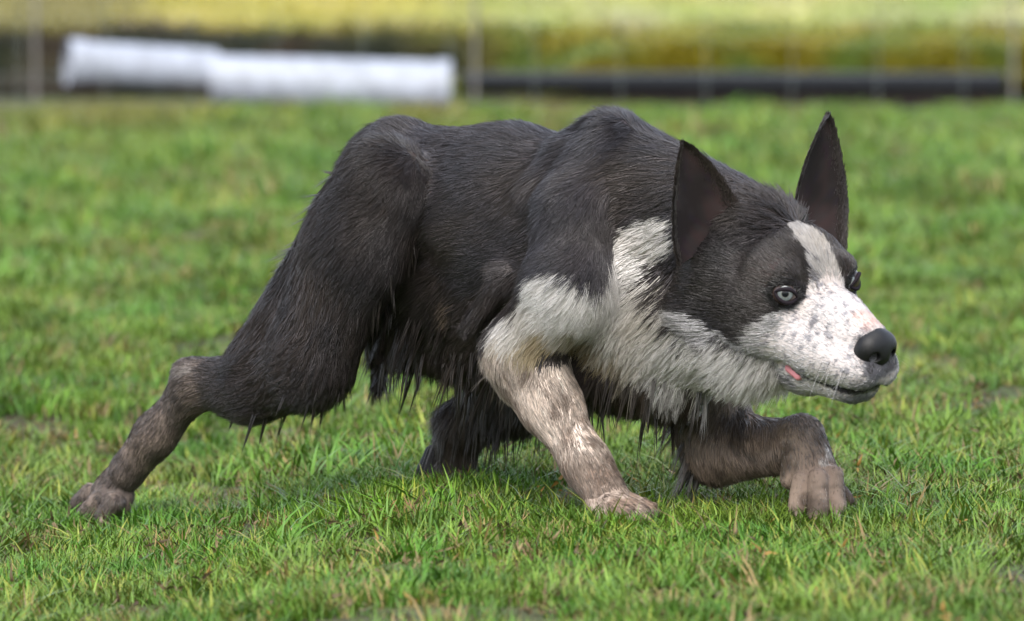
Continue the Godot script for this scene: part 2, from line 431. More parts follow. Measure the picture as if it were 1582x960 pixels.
func coat(p: Vector3, part: int) -> Color:
	var g := grain.get_noise_3dv(p)
	var w := patch.get_noise_3dv(p)
	var w2 := patch.get_noise_3dv(p * 2.7 + Vector3(5, 1, 3))
	if part == HEAD:
		return face(p, g, w, w2)
	if part == EAR:
		return Color(0.036, 0.031, 0.032).lerp(Color(0.052, 0.040, 0.036), clampf(0.5 + w, 0, 1))
	var c := BLACK.lerp(BROWN, clampf(0.4 + w * 1.2, 0, 1))
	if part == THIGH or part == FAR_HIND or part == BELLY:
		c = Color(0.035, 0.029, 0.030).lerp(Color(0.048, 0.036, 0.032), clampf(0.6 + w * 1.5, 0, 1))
	if part == SHANK:
		var low := smoothstep(Vector3(-0.2778, 0.0996, -0.1973).x, Vector3(-0.3096, 0.0973, -0.2225).x, p.x + w * 0.02)
		c = BROWN.lerp(Color(0.105, 0.085, 0.076).lerp(Color(0.20, 0.155, 0.13), clampf(0.5 + w2 * 2.4, 0, 1)), low * clampf(0.75 + g * 0.9, 0.2, 1.0))
		var pale_hock := cap2(p, Vector3(-0.3032, 0.1189, -0.2175), Vector3(-0.3160, 0.1167, -0.2275), 0.006) + w2 * 0.006
		return c.lerp(Color(0.42, 0.38, 0.36), clampf(-pale_hock * 250.0, 0, 0.8))  # paler grey patch on top of the hock
	if part == FAR_HIND:
		return c.lerp(WET_MUD, 0.6)
	if part == FAR_FORE:
		c = Color(0.31, 0.235, 0.185).lerp(WET_MUD, clampf(0.12 + w2 * 1.8 + g * 0.8, 0, 0.85))
		c = c.lerp(Color(0.20, 0.152, 0.122).lerp(Color(0.075, 0.056, 0.045), clampf(0.35 + w2 * 1.8 + g * 0.9, 0, 1)), smoothstep(Vector3(0.2437, 0.0673, 0.0411).x, Vector3(0.2668, 0.0693, 0.0613).x, p.x) * 0.85)
		var pale := cap2(p, Vector3(0.2816, 0.0837, 0.0744), Vector3(0.2908, 0.0654, 0.0825), 0.005) + w2 * 0.012
		if pale < 0.0: c = c.lerp(WHITE, clampf(-pale * 200.0, 0, 0.65))
		return c
	if part == FORE:
		var mud := clampf(0.12 + w2 * 1.6 + g * 0.9 + smoothstep(0.16, 0.05, p.y) * 0.35 + smoothstep(0.080, 0.055, p.y) * 0.6, 0, 1)
		mud = maxf(mud, smoothstep(0.078, 0.05, p.y + w2 * 0.02) * 0.78)
		return Color(0.82, 0.71, 0.63).lerp(Color(0.22, 0.16, 0.125), mud)
	var tan_ := cap2(p, Vector3(-0.0606, 0.1788, -0.0209), Vector3(-0.0534, 0.1402, -0.0149), 0.010) + w2 * 0.03
	if tan_ < 0.0 and (part == BELLY or part == TRUNK): c = c.lerp(Color(0.20, 0.15, 0.115), clampf(-tan_ * 60.0, 0, 0.7))
	# white of shoulder, chest, collar and throat, ragged at its edges
	var d := cap2(p, Vector3(0.0421, 0.2115, 0.0658), Vector3(0.0024, 0.1634, 0.0320), 0.022)
	d = minf(d, cap2(p, Vector3(0.0439, 0.1949, 0.0673), Vector3(0.0995, 0.1810, 0.1152), 0.030))
	d = minf(d, cap2(p, Vector3(0.1157, 0.2558, 0.1293), Vector3(0.1041, 0.2050, 0.1192), 0.020))
	d = minf(d, cap2(p, Vector3(0.1444, 0.2723, 0.1545), Vector3(0.1226, 0.2445, 0.1353), 0.011))
	d = minf(d, cap2(p, Vector3(0.1227, 0.1886, 0.1353), Vector3(0.1653, 0.1419, 0.0734), 0.044))
	d = minf(d, cap2(p, Vector3(0.1653, 0.1479, 0.0734), Vector3(0.2458, 0.1452, 0.1440), 0.046))
	d += w * 0.012 + g * 0.004
	if (part == ARM or part == CHEST or part == NECK or part == TRUNK) and d < 0.003:
		var stain := clampf(0.02 + w * 0.6 + smoothstep(Vector3(0.0644, 0.1904, 0.0849).y, Vector3(0.0645, 0.1607, 0.0849).y, p.y + w2 * 0.03) * smoothstep(0.16, 0.08, p.x) * 0.9, 0, 1)
		c = WHITE.lerp(CREAM, stain)
	if part == CHEST or part == NECK or part == BELLY:
		var low := smoothstep(Vector3(0.0937, 0.1511, 0.1101).y, Vector3(0.0937, 0.1274, 0.1101).y, p.y + w2 * 0.04)
		if p.x < Vector3(0.1683, 0.1243, 0.0759).x + w * 0.03:
			c = c.lerp(WET_MUD, low)
	return c

func face(p: Vector3, g: float, w: float, w2: float) -> Color:
	var q := head_at.affine_inverse() * p
	var r := absf(q.z)
	var fx := q.x + w * 0.006
	# black mask: behind a line that runs from the inner corner of the eye down the cheek
	var line: float
	if fx > -0.005: line = lerpf(-0.030, -0.004, (fx + 0.005) / 0.020)
	elif fx > -0.014: line = lerpf(-0.056, -0.030, (fx + 0.014) / 0.009)
	else: line = lerpf(-0.050, -0.056, clampf((fx + 0.07) / 0.056, 0, 1))
	var blaze := lerpf(0.003, 0.0135, smoothstep(-0.066, -0.012, q.x)) + 0.016 * smoothstep(0.004, 0.022, q.x) + w * 0.004
	if q.x < -0.062: blaze = -1.0
	var mask := minf(minf(0.016 - fx, (q.y - line) * 0.9), r - blaze)
	mask += g * 0.0035
	var c := Color(0.66, 0.645, 0.66)
	if mask > 0.0:
		c = Color(0.030, 0.027, 0.029).lerp(Color(0.040, 0.031, 0.028), clampf(0.35 + w, 0, 1))
	else:
		c = c.lerp(CREAM, clampf(0.05 + w * 0.5 + smoothstep(-0.06, -0.09, q.y) * 0.35 * smoothstep(0.05, -0.02, q.x), 0, 1))
		# ticking
		var tick := grain.get_noise_3dv(p * 1.9 + Vector3(2, 0, 1)) + 0.35 * w2
		if r > 0.006 and q.x > -0.02:
			c = c.lerp(Color(0.16, 0.15, 0.17), smoothstep(0.20, 0.36, tick) * 0.85)
		elif q.x < 0.02:
			c = c.lerp(Color(0.2, 0.19, 0.2), smoothstep(0.30, 0.46, tick) * 0.6)
		# bare skin above and around the nose, dark lips and chin
		var nose := Vector3(q.x - 0.094, (q.y + 0.026) * 0.9, q.z * 1.0).length()
		c = c.lerp(Color(0.62, 0.44, 0.40), smoothstep(0.016, 0.006, absf(q.x - 0.072)) * smoothstep(0.016, 0.008, r) * smoothstep(-0.012, -0.006, q.y) * 0.8)
		c = c.lerp(Color(0.05, 0.048, 0.054), smoothstep(0.029, 0.021, nose + w2 * 0.012) * smoothstep(-0.004, -0.012, q.y))
		var below := Vector3(q.x - 0.088, (q.y + 0.050) * 0.75, q.z - 0.006).length()
		c = c.lerp(Color(0.09, 0.088, 0.10), smoothstep(0.027, 0.014, below + w2 * 0.02 + g * 0.006) * 0.85)
	var near := 1.0
	for i in lip.size() - 1:
		var a: Vector3 = lip[i]
		var b: Vector3 = lip[i + 1]
		var m := (a + b) * 0.5
		if absf(m.x - q.x) + absf(m.z - q.z) < 0.03:
			near = minf(near, dist(q, [a, 0.0, b, 0.0, 0.0, Vector3.RIGHT]) - 0.003 * smoothstep(0.05, 0.085, q.x))
	c = c.lerp(Color(0.02, 0.018, 0.02), smoothstep(0.0032, 0.0014, near))
	if q.y < -0.072 and q.x > 0.07:
		c = c.lerp(Color(0.10, 0.10, 0.115), clampf(smoothstep(0.07, 0.085, q.x) * (0.8 + w2 * 2.0), 0, 0.9))
	for e in eyes:
		var d: float = (q - e).length()
		c = c.lerp(Color(0.012, 0.011, 0.012), smoothstep(0.0205, 0.0150, d + g * 0.002))
	return c

# one lock of hair: strands along +x, lying on +y
func lock(strands: int, segments: int, spread: float, meet: float, thick: float, lift: float, droop: float, seed_: int) -> ArrayMesh:
	var r := RandomNumberGenerator.new()
	r.seed = seed_
	var v := PackedVector3Array()
	var n := PackedVector3Array()
	var idx := PackedInt32Array()
	for s in strands:
		var z0 := r.randf_range(-spread, spread)
		var x0 := r.randf_range(-0.25, 0.1)
		var l := r.randf_range(0.75, 1.1)
		var y0 := r.randf_range(-0.03, 0.02)
		var bend := r.randf_range(-0.12, 0.12)
		var up := lift * r.randf_range(0.6, 1.4)
		for i in segments + 1:
			var t := float(i) / segments
			var half := thick * 0.5 * (1.0 - 0.92 * t * t)
			var at := Vector3(x0 + l * t, y0 + up * t - droop * t * t, lerpf(z0, z0 * (1.0 - meet), t) + bend * t * t * spread * 2.0)
			v.append(at - Vector3(0, 0, half))
			v.append(at + Vector3(0, 0, half))
			n.append(Vector3(0.0, 1, -0.55).normalized())
			n.append(Vector3(0.0, 1, 0.55).normalized())
			if i < segments:
				var b := v.size() - 2
				idx.append_array([b, b + 2, b + 1, b + 1, b + 2, b + 3])
	return array_mesh(v, n, idx)

func attributes(v: PackedVector3Array, first: int, bones: Array, k: float, flow: PackedVector3Array, length: PackedFloat32Array, part: PackedInt32Array) -> void:
	for i in range(first, v.size()):
		var p := v[i]
		var fs := Vector3.ZERO
		var ls := 0.0
		var ws := 0.0
		var best := -1.0
		var at := 0
		for q in bones:
			var w := exp(-k * dist(p, q))
			if w < 0.002: continue
			fs += q[6] * w
			ls += q[7] * w
			ws += w
			if w > best:
				best = w
				at = q[8]
		flow.append(fs.normalized())
		length.append(ls / maxf(ws, 1e-6))
		part.append(at)

func grow(dog: Node3D, v: PackedVector3Array, n: PackedVector3Array, idx: PackedInt32Array, flow: PackedVector3Array, length: PackedFloat32Array, part: PackedInt32Array) -> void:
	var where: Array = [[] as Array[Transform3D], [] as Array[Transform3D], [] as Array[Transform3D], [] as Array[Transform3D], [] as Array[Transform3D], [] as Array[Transform3D]]
	var tint := [PackedColorArray(), PackedColorArray(), PackedColorArray(), PackedColorArray(), PackedColorArray(), PackedColorArray()]
	for t in range(0, idx.size(), 3):
		var i0 := idx[t]
		var i1 := idx[t + 1]
		var i2 := idx[t + 2]
		var area := 0.5 * (v[i1] - v[i0]).cross(v[i2] - v[i0]).length()
		var p0 := part[i0]
		var len0 := length[i0]
		if len0 <= 0.0: continue
		var per := 270000.0
		if p0 == HEAD or p0 == EAR: per = 600000.0 if len0 < 0.01 else 350000.0
		elif len0 < 0.013: per = 330000.0
		var many := area * per
		var count := int(many) + (1 if rng.randf() < many - int(many) else 0)
		for c in count:
			var a := rng.randf()
			var b := rng.randf()
			if a + b > 1.0:
				a = 1.0 - a
				b = 1.0 - b
			var p := v[i0] + (v[i1] - v[i0]) * a + (v[i2] - v[i0]) * b
			var nn := (n[i0] + (n[i1] - n[i0]) * a + (n[i2] - n[i0]) * b).normalized()
			var fl := flow[i0]
			var l := length[i0] + (length[i1] - length[i0]) * a + (length[i2] - length[i0]) * b
			var tangent := (fl - nn * fl.dot(nn))
			if tangent.length() < 0.05: tangent = (Vector3.DOWN - nn * Vector3.DOWN.dot(nn))
			tangent = tangent.normalized()
			var sway := patch.get_noise_3dv(p * 2.0) * 0.5 + rng.randfn(0, 0.09)
			tangent = tangent.rotated(nn, sway)
			var tilt := 0.06 + rng.randf() * 0.13 + clampf((l - 0.02) * 5.0, 0, 0.1)
			var dir := (tangent * cos(tilt) + nn * sin(tilt)).normalized()
			var kind := 0
			if p0 == HEAD or p0 == EAR or l < 0.013: kind = 1
			elif l > 0.0225 and rng.randf() < 0.75: kind = 2
			if kind == 2: dir = (dir + Vector3.DOWN * 0.12).normalized()
			l *= rng.randf_range(0.85, 1.5)
			var zz := dir.cross(nn).normalized()
			var yy := zz.cross(dir)
			var wide: float = [0.0036, 0.0022, 0.0045][kind]
			zz = zz.rotated(dir, rng.randfn(0, 0.3))
			yy = zz.cross(dir)
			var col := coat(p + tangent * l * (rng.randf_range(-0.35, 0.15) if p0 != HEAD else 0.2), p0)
			var k := rng.randf_range(0.62, 1.4)
			if p0 == FORE or p0 == SHANK or p0 == FAR_FORE: k = rng.randf_range(0.5, 1.3)
			elif p0 == EAR: k = rng.randf_range(0.8, 1.15)
			elif col.g > 0.3: k = rng.randf_range(0.86, 1.08)
			if col.g > 0.25: kind += 3
			where[kind].append(Transform3D(Basis(dir * l, yy * l, zz * wide), p - nn * 0.0006))
			tint[kind].append(Color(minf(col.r * k, 0.97), minf(col.g * k, 0.96), minf(col.b * k, 0.95)))
	var names := ["dark_fur", "short_dark_fur", "long_dark_fur", "white_fur", "short_white_fur", "long_white_fur"]
	var meshes := [lock(6, 4, 1.0, 0.35, 0.19, 0.06, 0.07, 1), lock(4, 3, 1.0, 0.1, 0.34, 0.10, 0.14, 2), lock(7, 5, 1.0, 0.85, 0.26, 0.12, 0.16, 3)]
	for i in 6:
		var o := multi(names[i], meshes[i % 3], mats.hair if i < 3 else mats.pale_hair, where[i], tint[i], dog)
		o.set_meta("kind", "stuff")
		print(names[i], " ", where[i].size())

# wet spikes that hang from chest, belly, elbows and thighs
func spikes(dog: Node3D, v: PackedVector3Array, n: PackedVector3Array, idx: PackedInt32Array, flow: PackedVector3Array, part: PackedInt32Array) -> void:
	var where: Array[Transform3D] = []
	var tint := PackedColorArray()
	for t in range(0, idx.size(), 3):
		var i := idx[t]
		var p := v[i]
		var r := part[i]
		var nn := n[i]
		var size := 0.0
		var chance := 0.0
		if r == CHEST and nn.y < -0.35:
			size = 0.026
			chance = 0.09
		elif r == BELLY and nn.y < -0.3:
			size = 0.034
			chance = 0.09
		elif r == THIGH and nn.y < -0.35:
			size = 0.022
			chance = 0.035
		elif r == THIGH and nn.dot(FWD) < -0.5:
			size = 0.019
			chance = 0.10
		elif r == FAR_HIND and nn.dot(FWD) < 0.3 and p.y > 0.07:
			size = 0.032
			chance = 0.14
		elif r == FORE and nn.dot(FWD) < -0.6 and p.y > 0.06:
			size = 0.016
			chance = 0.07
		elif r == FAR_FORE and p.x < Vector3(0.2030, 0.0638, 0.0059).x and nn.dot(FWD) < -0.2 and p.y < 0.14:
			size = 0.022
			chance = 0.16
		chance *= clampf(1.0 + 4.0 * patch.get_noise_3dv(p * 3.0), 0.05, 2.6)
		if size == 0.0 or rng.randf() > chance:
			continue
		var dir := (nn * 0.35 + Vector3.DOWN * 0.9 + flow[i] * 0.5 + Vector3(rng.randfn(0, 0.16), rng.randfn(0, 0.1), rng.randfn(0, 0.16))).normalized()
		if r == FORE or r == FAR_FORE or (r == THIGH and nn.y > -0.2): dir = (nn * 0.8 + Vector3.DOWN * 0.5 + flow[i] * 0.4 + Vector3(rng.randfn(0, 0.2), rng.randfn(0, 0.2), 0)).normalized()
		var l := size * lerpf(0.4, 2.0, pow(rng.randf(), 1.7))
		var zz := dir.cross(nn)
		if zz.length() < 0.1: zz = dir.cross(Vector3.BACK)
		zz = zz.normalized()
		where.append(Transform3D(Basis(dir * l, zz.cross(dir) * l, zz * rng.randf_range(0.0020, 0.0044)), p - nn * 0.001))
		var col := coat(p, r).lerp(WET_MUD, 0.45)
		var k := rng.randf_range(0.4, 0.85)
		tint.append(Color(col.r * k, col.g * k, col.b * k))
	print("spikes ", where.size())
	var o := multi("wet_fur", lock(10, 6, 1.0, 0.97, 0.30, 0.05, 0.12, 9), mats.hair, where, tint, dog)
	o.set_meta("kind", "stuff")

# ------------------------------------------------------------------ ears, eyes, nose, tongue
func ear(dog: Node3D, side: float, v: PackedVector3Array, n: PackedVector3Array, idx: PackedInt32Array, flow: PackedVector3Array, length: PackedFloat32Array, part: PackedInt32Array) -> void:
	var foot := Vector3(-0.080, 0.030, (0.066 if side > 0 else 0.074) * side)
	var tip := Vector3(-0.030, 0.078, 0.014 * side)
	var along := tip.normalized()
	var across := Vector3(-0.14, -0.05, 0.98 * side)
	across = (across - along * across.dot(along)).normalized()
	var face_ := along.cross(across) * side       # the way the hollow of the ear looks
	var rows := 18
	var cols := 12
	var pts: Array = []
	for sheet in 2:
		for i in rows + 1:
			var low := 0.26 if side > 0 else 0.5
			var t := -low + (1.0 + low) * i / rows
			var tt := clampf(t, 0.0, 1.0)
			var half := 0.037 * pow(1.0 - tt, 0.74) * (1.0 + 0.12 * sin(tt * PI)) + 0.0012
			for j in cols + 1:
				var s := -1.0 + 2.0 * j / cols
				var hollow := 0.017 * (1.0 - tt * 0.8) * (1.0 - s * s)
				var thick := 0.0034 * (1.0 - pow(absf(s), 4.0)) * (1.0 - 0.6 * tt)
				var p := foot + along * (t * tip.length()) + across * (s * half + (0.006 * tt * tt)) - face_ * hollow
				if sheet == 1: p -= face_ * thick
				pts.append(p)
	var first := v.size()
	var wide := cols + 1
	var ev := PackedVector3Array()
	var ei := PackedInt32Array()
	for p in pts: ev.append(head_at * p)
	for sheet in 2:
		var o := sheet * (rows + 1) * wide
		for i in rows:
			for j in cols:
				var a := o + i * wide + j
				quad(ei, a, a + 1, a + wide + 1, a + wide, (sheet == 0) == (side > 0))
	for i in rows:   # the rim
		for j in [0, cols]:
			var a: int = i * wide + j
			var b: int = a + (rows + 1) * wide
			quad(ei, a, a + wide, b + wide, b, (j == 0) == (side > 0))
	for j in cols:
		var a := rows * wide + j
		var b := a + (rows + 1) * wide
		quad(ei, a, a + 1, b + 1, b, side > 0)
	var en := normals_of(ev, ei)
	var col := PackedColorArray()
	for i in ev.size():
		var inner := i < (rows + 1) * wide
		var c := coat(ev[i], EAR)
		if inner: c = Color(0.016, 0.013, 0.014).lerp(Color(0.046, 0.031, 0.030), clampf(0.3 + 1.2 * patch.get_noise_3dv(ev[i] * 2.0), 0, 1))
		col.append(c)
	var o := put("ear", array_mesh(ev, en, ei, col), mats.skin, dog)
	o.set_meta("label", "dark pricked ear")
	for i in ev.size():
		flow.append((head_at.basis * along).normalized())
		var inner := i < (rows + 1) * wide
		var rim := absf(2.0 * (i % wide) / cols - 1.0)
		length.append(0.006 if not inner else (0.007 if rim > 0.75 else 0.0))
		part.append(EAR)
	for i in ei: idx.append(i + first)
	v.append_array(ev)
	n.append_array(en)

func whiskers(dog: Node3D) -> void:
	var where: Array[Transform3D] = []
	var tint := PackedColorArray()
	for s in [1.0, -1.0]:
		for i in 14:
			var out := Vector3(0.35, 0, s).normalized()
			var p := on_head(Vector3(0.045 + 0.035 * rng.randf(), -0.034 - 0.026 * rng.randf(), 0) + out * 0.08, -out)
			var dir := head_at.basis * Vector3(rng.randf_range(-0.1, 0.8), rng.randf_range(-0.6, 0.1), s).normalized()
			var l := rng.randf_range(0.022, 0.045)
			var zz := dir.cross(Vector3.UP).normalized()
			where.append(Transform3D(Basis(dir * l, zz.cross(dir) * l, zz * 0.0016), head_at * p))
			tint.append(Color(0.6, 0.58, 0.56) if rng.randf() < 0.6 else Color(0.03, 0.03, 0.03))
	var o := multi("whiskers", lock(1, 6, 0.01, 0.0, 0.3, 0.1, 0.25, 4), mats.hair, where, tint, dog)
	o.set_meta("kind", "stuff")

func claws(dog: Node3D) -> void:
	for q in [[Vector3(0.2604, 0.0135, 0.1093), Vector3(0.2607, 0.0061, 0.1178)], [Vector3(0.2776, 0.0102, 0.1224), Vector3(0.2784, 0.0028, 0.1314)], [Vector3(0.2960, 0.0133, 0.1190), Vector3(0.2991, 0.0062, 0.1300)], [Vector3(-0.4160, -0.0318, -0.2792), Vector3(-0.4223, -0.0381, -0.2792)], [Vector3(-0.3942, -0.0330, -0.2555), Vector3(-0.3965, -0.0401, -0.2516)], [Vector3(0.1061, 0.0127, 0.1572), Vector3(0.1130, 0.0093, 0.1693)], [Vector3(0.1214, 0.0136, 0.1543), Vector3(0.1294, 0.0103, 0.1674)]]:
		var v := PackedVector3Array()
		var idx := PackedInt32Array()
		skin([[q[0], 0.0034, q[1], 0.0012, 0.0, SIDE]], [], 0.0012, 700.0, v, idx)
		put("claw", array_mesh(v, normals_of(v, idx), idx), mats.claw, dog)

func eyeball(dog: Node3D, at: Vector3, gaze: Vector3) -> void:
	var rad := 0.0119
	var v := PackedVector3Array()
	var n := PackedVector3Array()
	var col := PackedColorArray()
	var idx := PackedInt32Array()
	var x := gaze.cross(Vector3.UP).normalized()
	var y := x.cross(gaze).normalized()
	var rings := 40
	for i in rings + 1:
		var a := PI * i / rings
		for j in 33:
			var b := TAU * j / 32
			var d := gaze * cos(a) + (x * cos(b) + y * sin(b)) * sin(a)
			var bulge := 1.0 + 0.05 * smoothstep(0.75, 0.2, a)
			v.append(at + d * rad * bulge)
			n.append(d)
			var c := Color(0.05, 0.035, 0.03)
			if a < 0.26: c = Color(0.006, 0.006, 0.008)
			elif a < 0.56:
				c = Color(0.17, 0.19, 0.20) * (0.8 + 0.35 * grain.get_noise_2d(cos(b) * 0.05, sin(b) * 0.05) + 0.2 * absf(sin(b * 13.0)) * 0.6)
				c = c.lerp(Color(0.20, 0.19, 0.15), smoothstep(0.40, 0.27, a) * 0.5)
			elif a < 0.70: c = Color(0.02, 0.02, 0.022)
			col.append(c)
			if i < rings and j < 32:
				var o := i * 33 + j
				idx.append_array([o, o + 33, o + 1, o + 1, o + 33, o + 34])
	var e := put("eye", array_mesh(v, n, idx, col), mats.eye, dog)
	e.set_meta("label", "pale grey eye with dark rim")

func build_dog() -> void:
	make_bones()
	var dog := Node3D.new()
	dog.name = "dog"
	add_child(dog)
	tag(dog, "black and white collie with muddy legs stalking low over the grass", "dog")
	tinted("skin", 0.75, 0.3)
	var hair := tinted("hair", 0.34, 0.6)
	hair.backlight_enabled = true
	hair.backlight = Color(0.5, 0.5, 0.5)
	var pale := tinted("pale_hair", 0.6, 0.3)
	pale.backlight_enabled = true
	pale.backlight = Color(0.9, 0.9, 0.9)
	tinted("eye", 0.05, 0.5)
	var t0 := Time.get_ticks_msec()
	var v := PackedVector3Array()
	var idx := PackedInt32Array()
	var flow := PackedVector3Array()
	var length := PackedFloat32Array()
	var part := PackedInt32Array()
	skin(body_bones, [], 0.005, 120.0, v, idx)
	attributes(v, 0, body_bones, 120.0, flow, length, part)
	var first := v.size()
	skin(paw_bones, [], 0.0022, 900.0, v, idx)
	attributes(v, first, paw_bones, 900.0, flow, length, part)
	first = v.size()
	var carves := make_head()
	skin(head_bones, carves, 0.0025, 260.0, v, idx)
	attributes(v, first, head_bones, 260.0, flow, length, part)
	for arc in lids:
		sweep(arc, 0.0021, v, idx)
		while part.size() < v.size():
			flow.append(head_at.basis.x * -1.0)
			length.append(0.0)
			part.append(HEAD)
	print("skin ", Time.get_ticks_msec() - t0, " ms, ", v.size(), " vertices")
	var n := normals_of(v, idx)
	var col := PackedColorArray()
	for i in v.size():
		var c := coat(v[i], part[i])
		col.append(c.lerp(Color(0.42, 0.33, 0.30), 0.5) if c.g > 0.3 and part[i] == HEAD else c)
	put("body", array_mesh(v, n, idx, col), mats.skin, dog)
	print("colour ", Time.get_ticks_msec() - t0)
	for s in [1.0, -1.0]:
		ear(dog, s, v, n, idx, flow, length, part)
	for i in 2:
		eyeball(dog, head_at * eyes[i], Vector3(0.0, -0.02, 1.0).normalized())
	# nose leather
	var nb := []
	for q in [[0.087, -0.0225, -0.009, 0.0115, 0.087, -0.0225, 0.009, 0.0115], [0.090, -0.030, 0.0, 0.0115, 0.089, -0.039, 0.0, 0.0085], [0.086, -0.029, -0.0115, 0.0095, 0.079, -0.031, -0.0135, 0.0075], [0.086, -0.029, 0.0115, 0.0095, 0.079, -0.031, 0.0135, 0.0075], [0.068, -0.0185, 0, 0.0135, 0.085, -0.019, 0, 0.0125]]:
		nb.append([head_at * Vector3(q[0], q[1], q[2]), q[3], head_at * Vector3(q[4], q[5], q[6]), q[7], 0.0, SIDE])
	var nc := []
	for s in [1.0, -1.0]:
		nc.append([head_at * Vector3(0.109, -0.029, 0.0115 * s), 0.0054, head_at * Vector3(0.090, -0.027, 0.0100 * s), 0.0046, 0.0, SIDE])
		nc.append([head_at * Vector3(0.104, -0.031, 0.0135 * s), 0.0028, head_at * Vector3(0.088, -0.035, 0.0270 * s), 0.0028, 0.0, SIDE])
	nc.append([head_at * Vector3(0.1045, -0.028, 0), 0.0012, head_at * Vector3(0.101, -0.048, 0), 0.0014, 0.0, SIDE])
	var nv := PackedVector3Array()
	var ni := PackedInt32Array()
	skin(nb, nc, 0.0012, 380.0, nv, ni)
	var nose := put("nose", array_mesh(nv, normals_of(nv, ni), ni), mats.nose, dog)
	nose.set_meta("label", "black wet nose")
	# tongue between the lips at the corner of the mouth
	for s in [1.0]:
		var c: Vector3 = lip[0] * Vector3(1, 1, s)
		var tv := PackedVector3Array()
		var ti := PackedInt32Array()
		skin([[head_at * (c + Vector3(0.000, -0.0022, -0.0068 * s)), 0.0046, head_at * (c + Vector3(0.013, -0.0050, -0.0064 * s)), 0.0036, 0.0, SIDE]], [], 0.0012, 500.0, tv, ti)
		var tongue := put("tongue", array_mesh(tv, normals_of(tv, ti), ti), mats.tongue, dog)
		tongue.set_meta("label", "pink tongue")
	# the bare pad under the far hind foot
	var pv := PackedVector3Array()
	var pi_ := PackedInt32Array()
	skin([bone(Vector3(-0.0761, 0.0352, -0.2230), 0.0078, Vector3(-0.0798, 0.0181, -0.2200), 0.0096, 1.0, DOWN, 0.0), bone(Vector3(-0.0798, 0.0181, -0.2200), 0.0090, Vector3(-0.0723, 0.0104, -0.2100), 0.0078, 1.0, DOWN, 0.0)], [], 0.002, 300.0, pv, pi_)
	var pad := put("paw_pad", array_mesh(pv, normals_of(pv, pi_), pi_), mats.pad, dog)
	pad.set_meta("label", "black bare paw pad")
	whiskers(dog)
	claws(dog)
	if FUR:
		grow(dog, v, n, idx, flow, length, part)
		spikes(dog, v, n, idx, flow, part)
	print("dog ", Time.get_ticks_msec() - t0)

const FUR := true


# ------------------------------------------------------------------ the land
func ground_y(x: float, z: float) -> float:
	var y := -0.046 * smoothstep(-0.05, -0.42, x) * smoothstep(-2.2, -0.7, z)
	var away := clampf((Vector2(x + 0.05, z + 0.05).length() - 0.55) * 1.6, 0.0, 1.0)
	y += lump.get_noise_2d(x * 2.2, z * 2.2) * 0.030 * away * smoothstep(-7.4, -5.0, z)
	y += lump.get_noise_2d(x * 0.5 + 9.0, z * 0.5) * 0.25 * smoothstep(-10.0, -22.0, z)
	# dip that leaves the dark gap under the pipe, then the edge of the next field, which rises away
	var right := smoothstep(0.02, 0.25, x)
	y -= 0.06 * smoothstep(-7.10, -7.2, z) * smoothstep(-7.50, -7.44, z) * right
	y += (0.085 + 0.012 * lump.get_noise_2d(x * 4.0, z)) * lerpf(smoothstep(-7.66, -8.0, z), smoothstep(-7.44, -7.62, z), right)
	y += 0.022 * maxf(0.0, -8.0 - z) * smoothstep(-8.0, -12.0, z)
	return y

func soil(x: float, z: float) -> Color:
	var m := patch.get_noise_2d(x * 0.35, z * 0.35)
	var c := Color(0.045, 0.036, 0.024).lerp(Color(0.06, 0.075, 0.022), clampf(0.5 + m * 1.5, 0, 1))
	var off := maxf(absf(x) - 2.0, 0.0)
	c = c.lerp(Color(0.085, 0.15, 0.03), clampf(off + maxf(z - 1.5, 0.0), 0, 0.9))
	if z < -9.0:
		c = Color(0.14, 0.14, 0.05).lerp(Color(0.08, 0.12, 0.03), clampf(0.5 + m * 2.0, 0, 1))
	var pipe_shade := smoothstep(-7.02, -7.12, z) * smoothstep(-7.56, -7.48, z) * smoothstep(0.0, 0.2, x)
	return c.lerp(Color(0.012, 0.010, 0.008), pipe_shade)  # shade beneath the black pipe, painted near-black into the soil colour

func steps(from: float, to: float, fine_from: float, fine_to: float, fine: float) -> PackedFloat32Array:
	var a := PackedFloat32Array()
	var s := from
	while s < to:
		a.append(s)
		var off := maxf(fine_from - s, maxf(0.0, s - fine_to))
		s += fine + off * 0.25
	a.append(to)
	return a

func build_ground() -> void:
	var xs := steps(-300.0, 300.0, -1.6, 1.6, 0.06)
	var zs := steps(-400.0, 40.0, -9.0, 1.2, 0.06)
	var v := PackedVector3Array()
	var col := PackedColorArray()
	var idx := PackedInt32Array()
	for x in xs:
		for z in zs:
			v.append(Vector3(x, ground_y(x, z), z))
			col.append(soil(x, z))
	var w := zs.size()
	for i in xs.size() - 1:
		for j in w - 1:
			var a := i * w + j
			idx.append_array([a, a + w, a + 1, a + 1, a + w, a + w + 1])
	var n := normals_of(v, idx)
	if n[0].y < 0.0:
		for i in range(0, idx.size(), 3):
			var t := idx[i]
			idx[i] = idx[i + 1]
			idx[i + 1] = t
		n = normals_of(v, idx)
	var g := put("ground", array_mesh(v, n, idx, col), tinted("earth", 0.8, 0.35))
	g.set_meta("kind", "structure")
	g.set_meta("label", "dark damp soil under the grass")

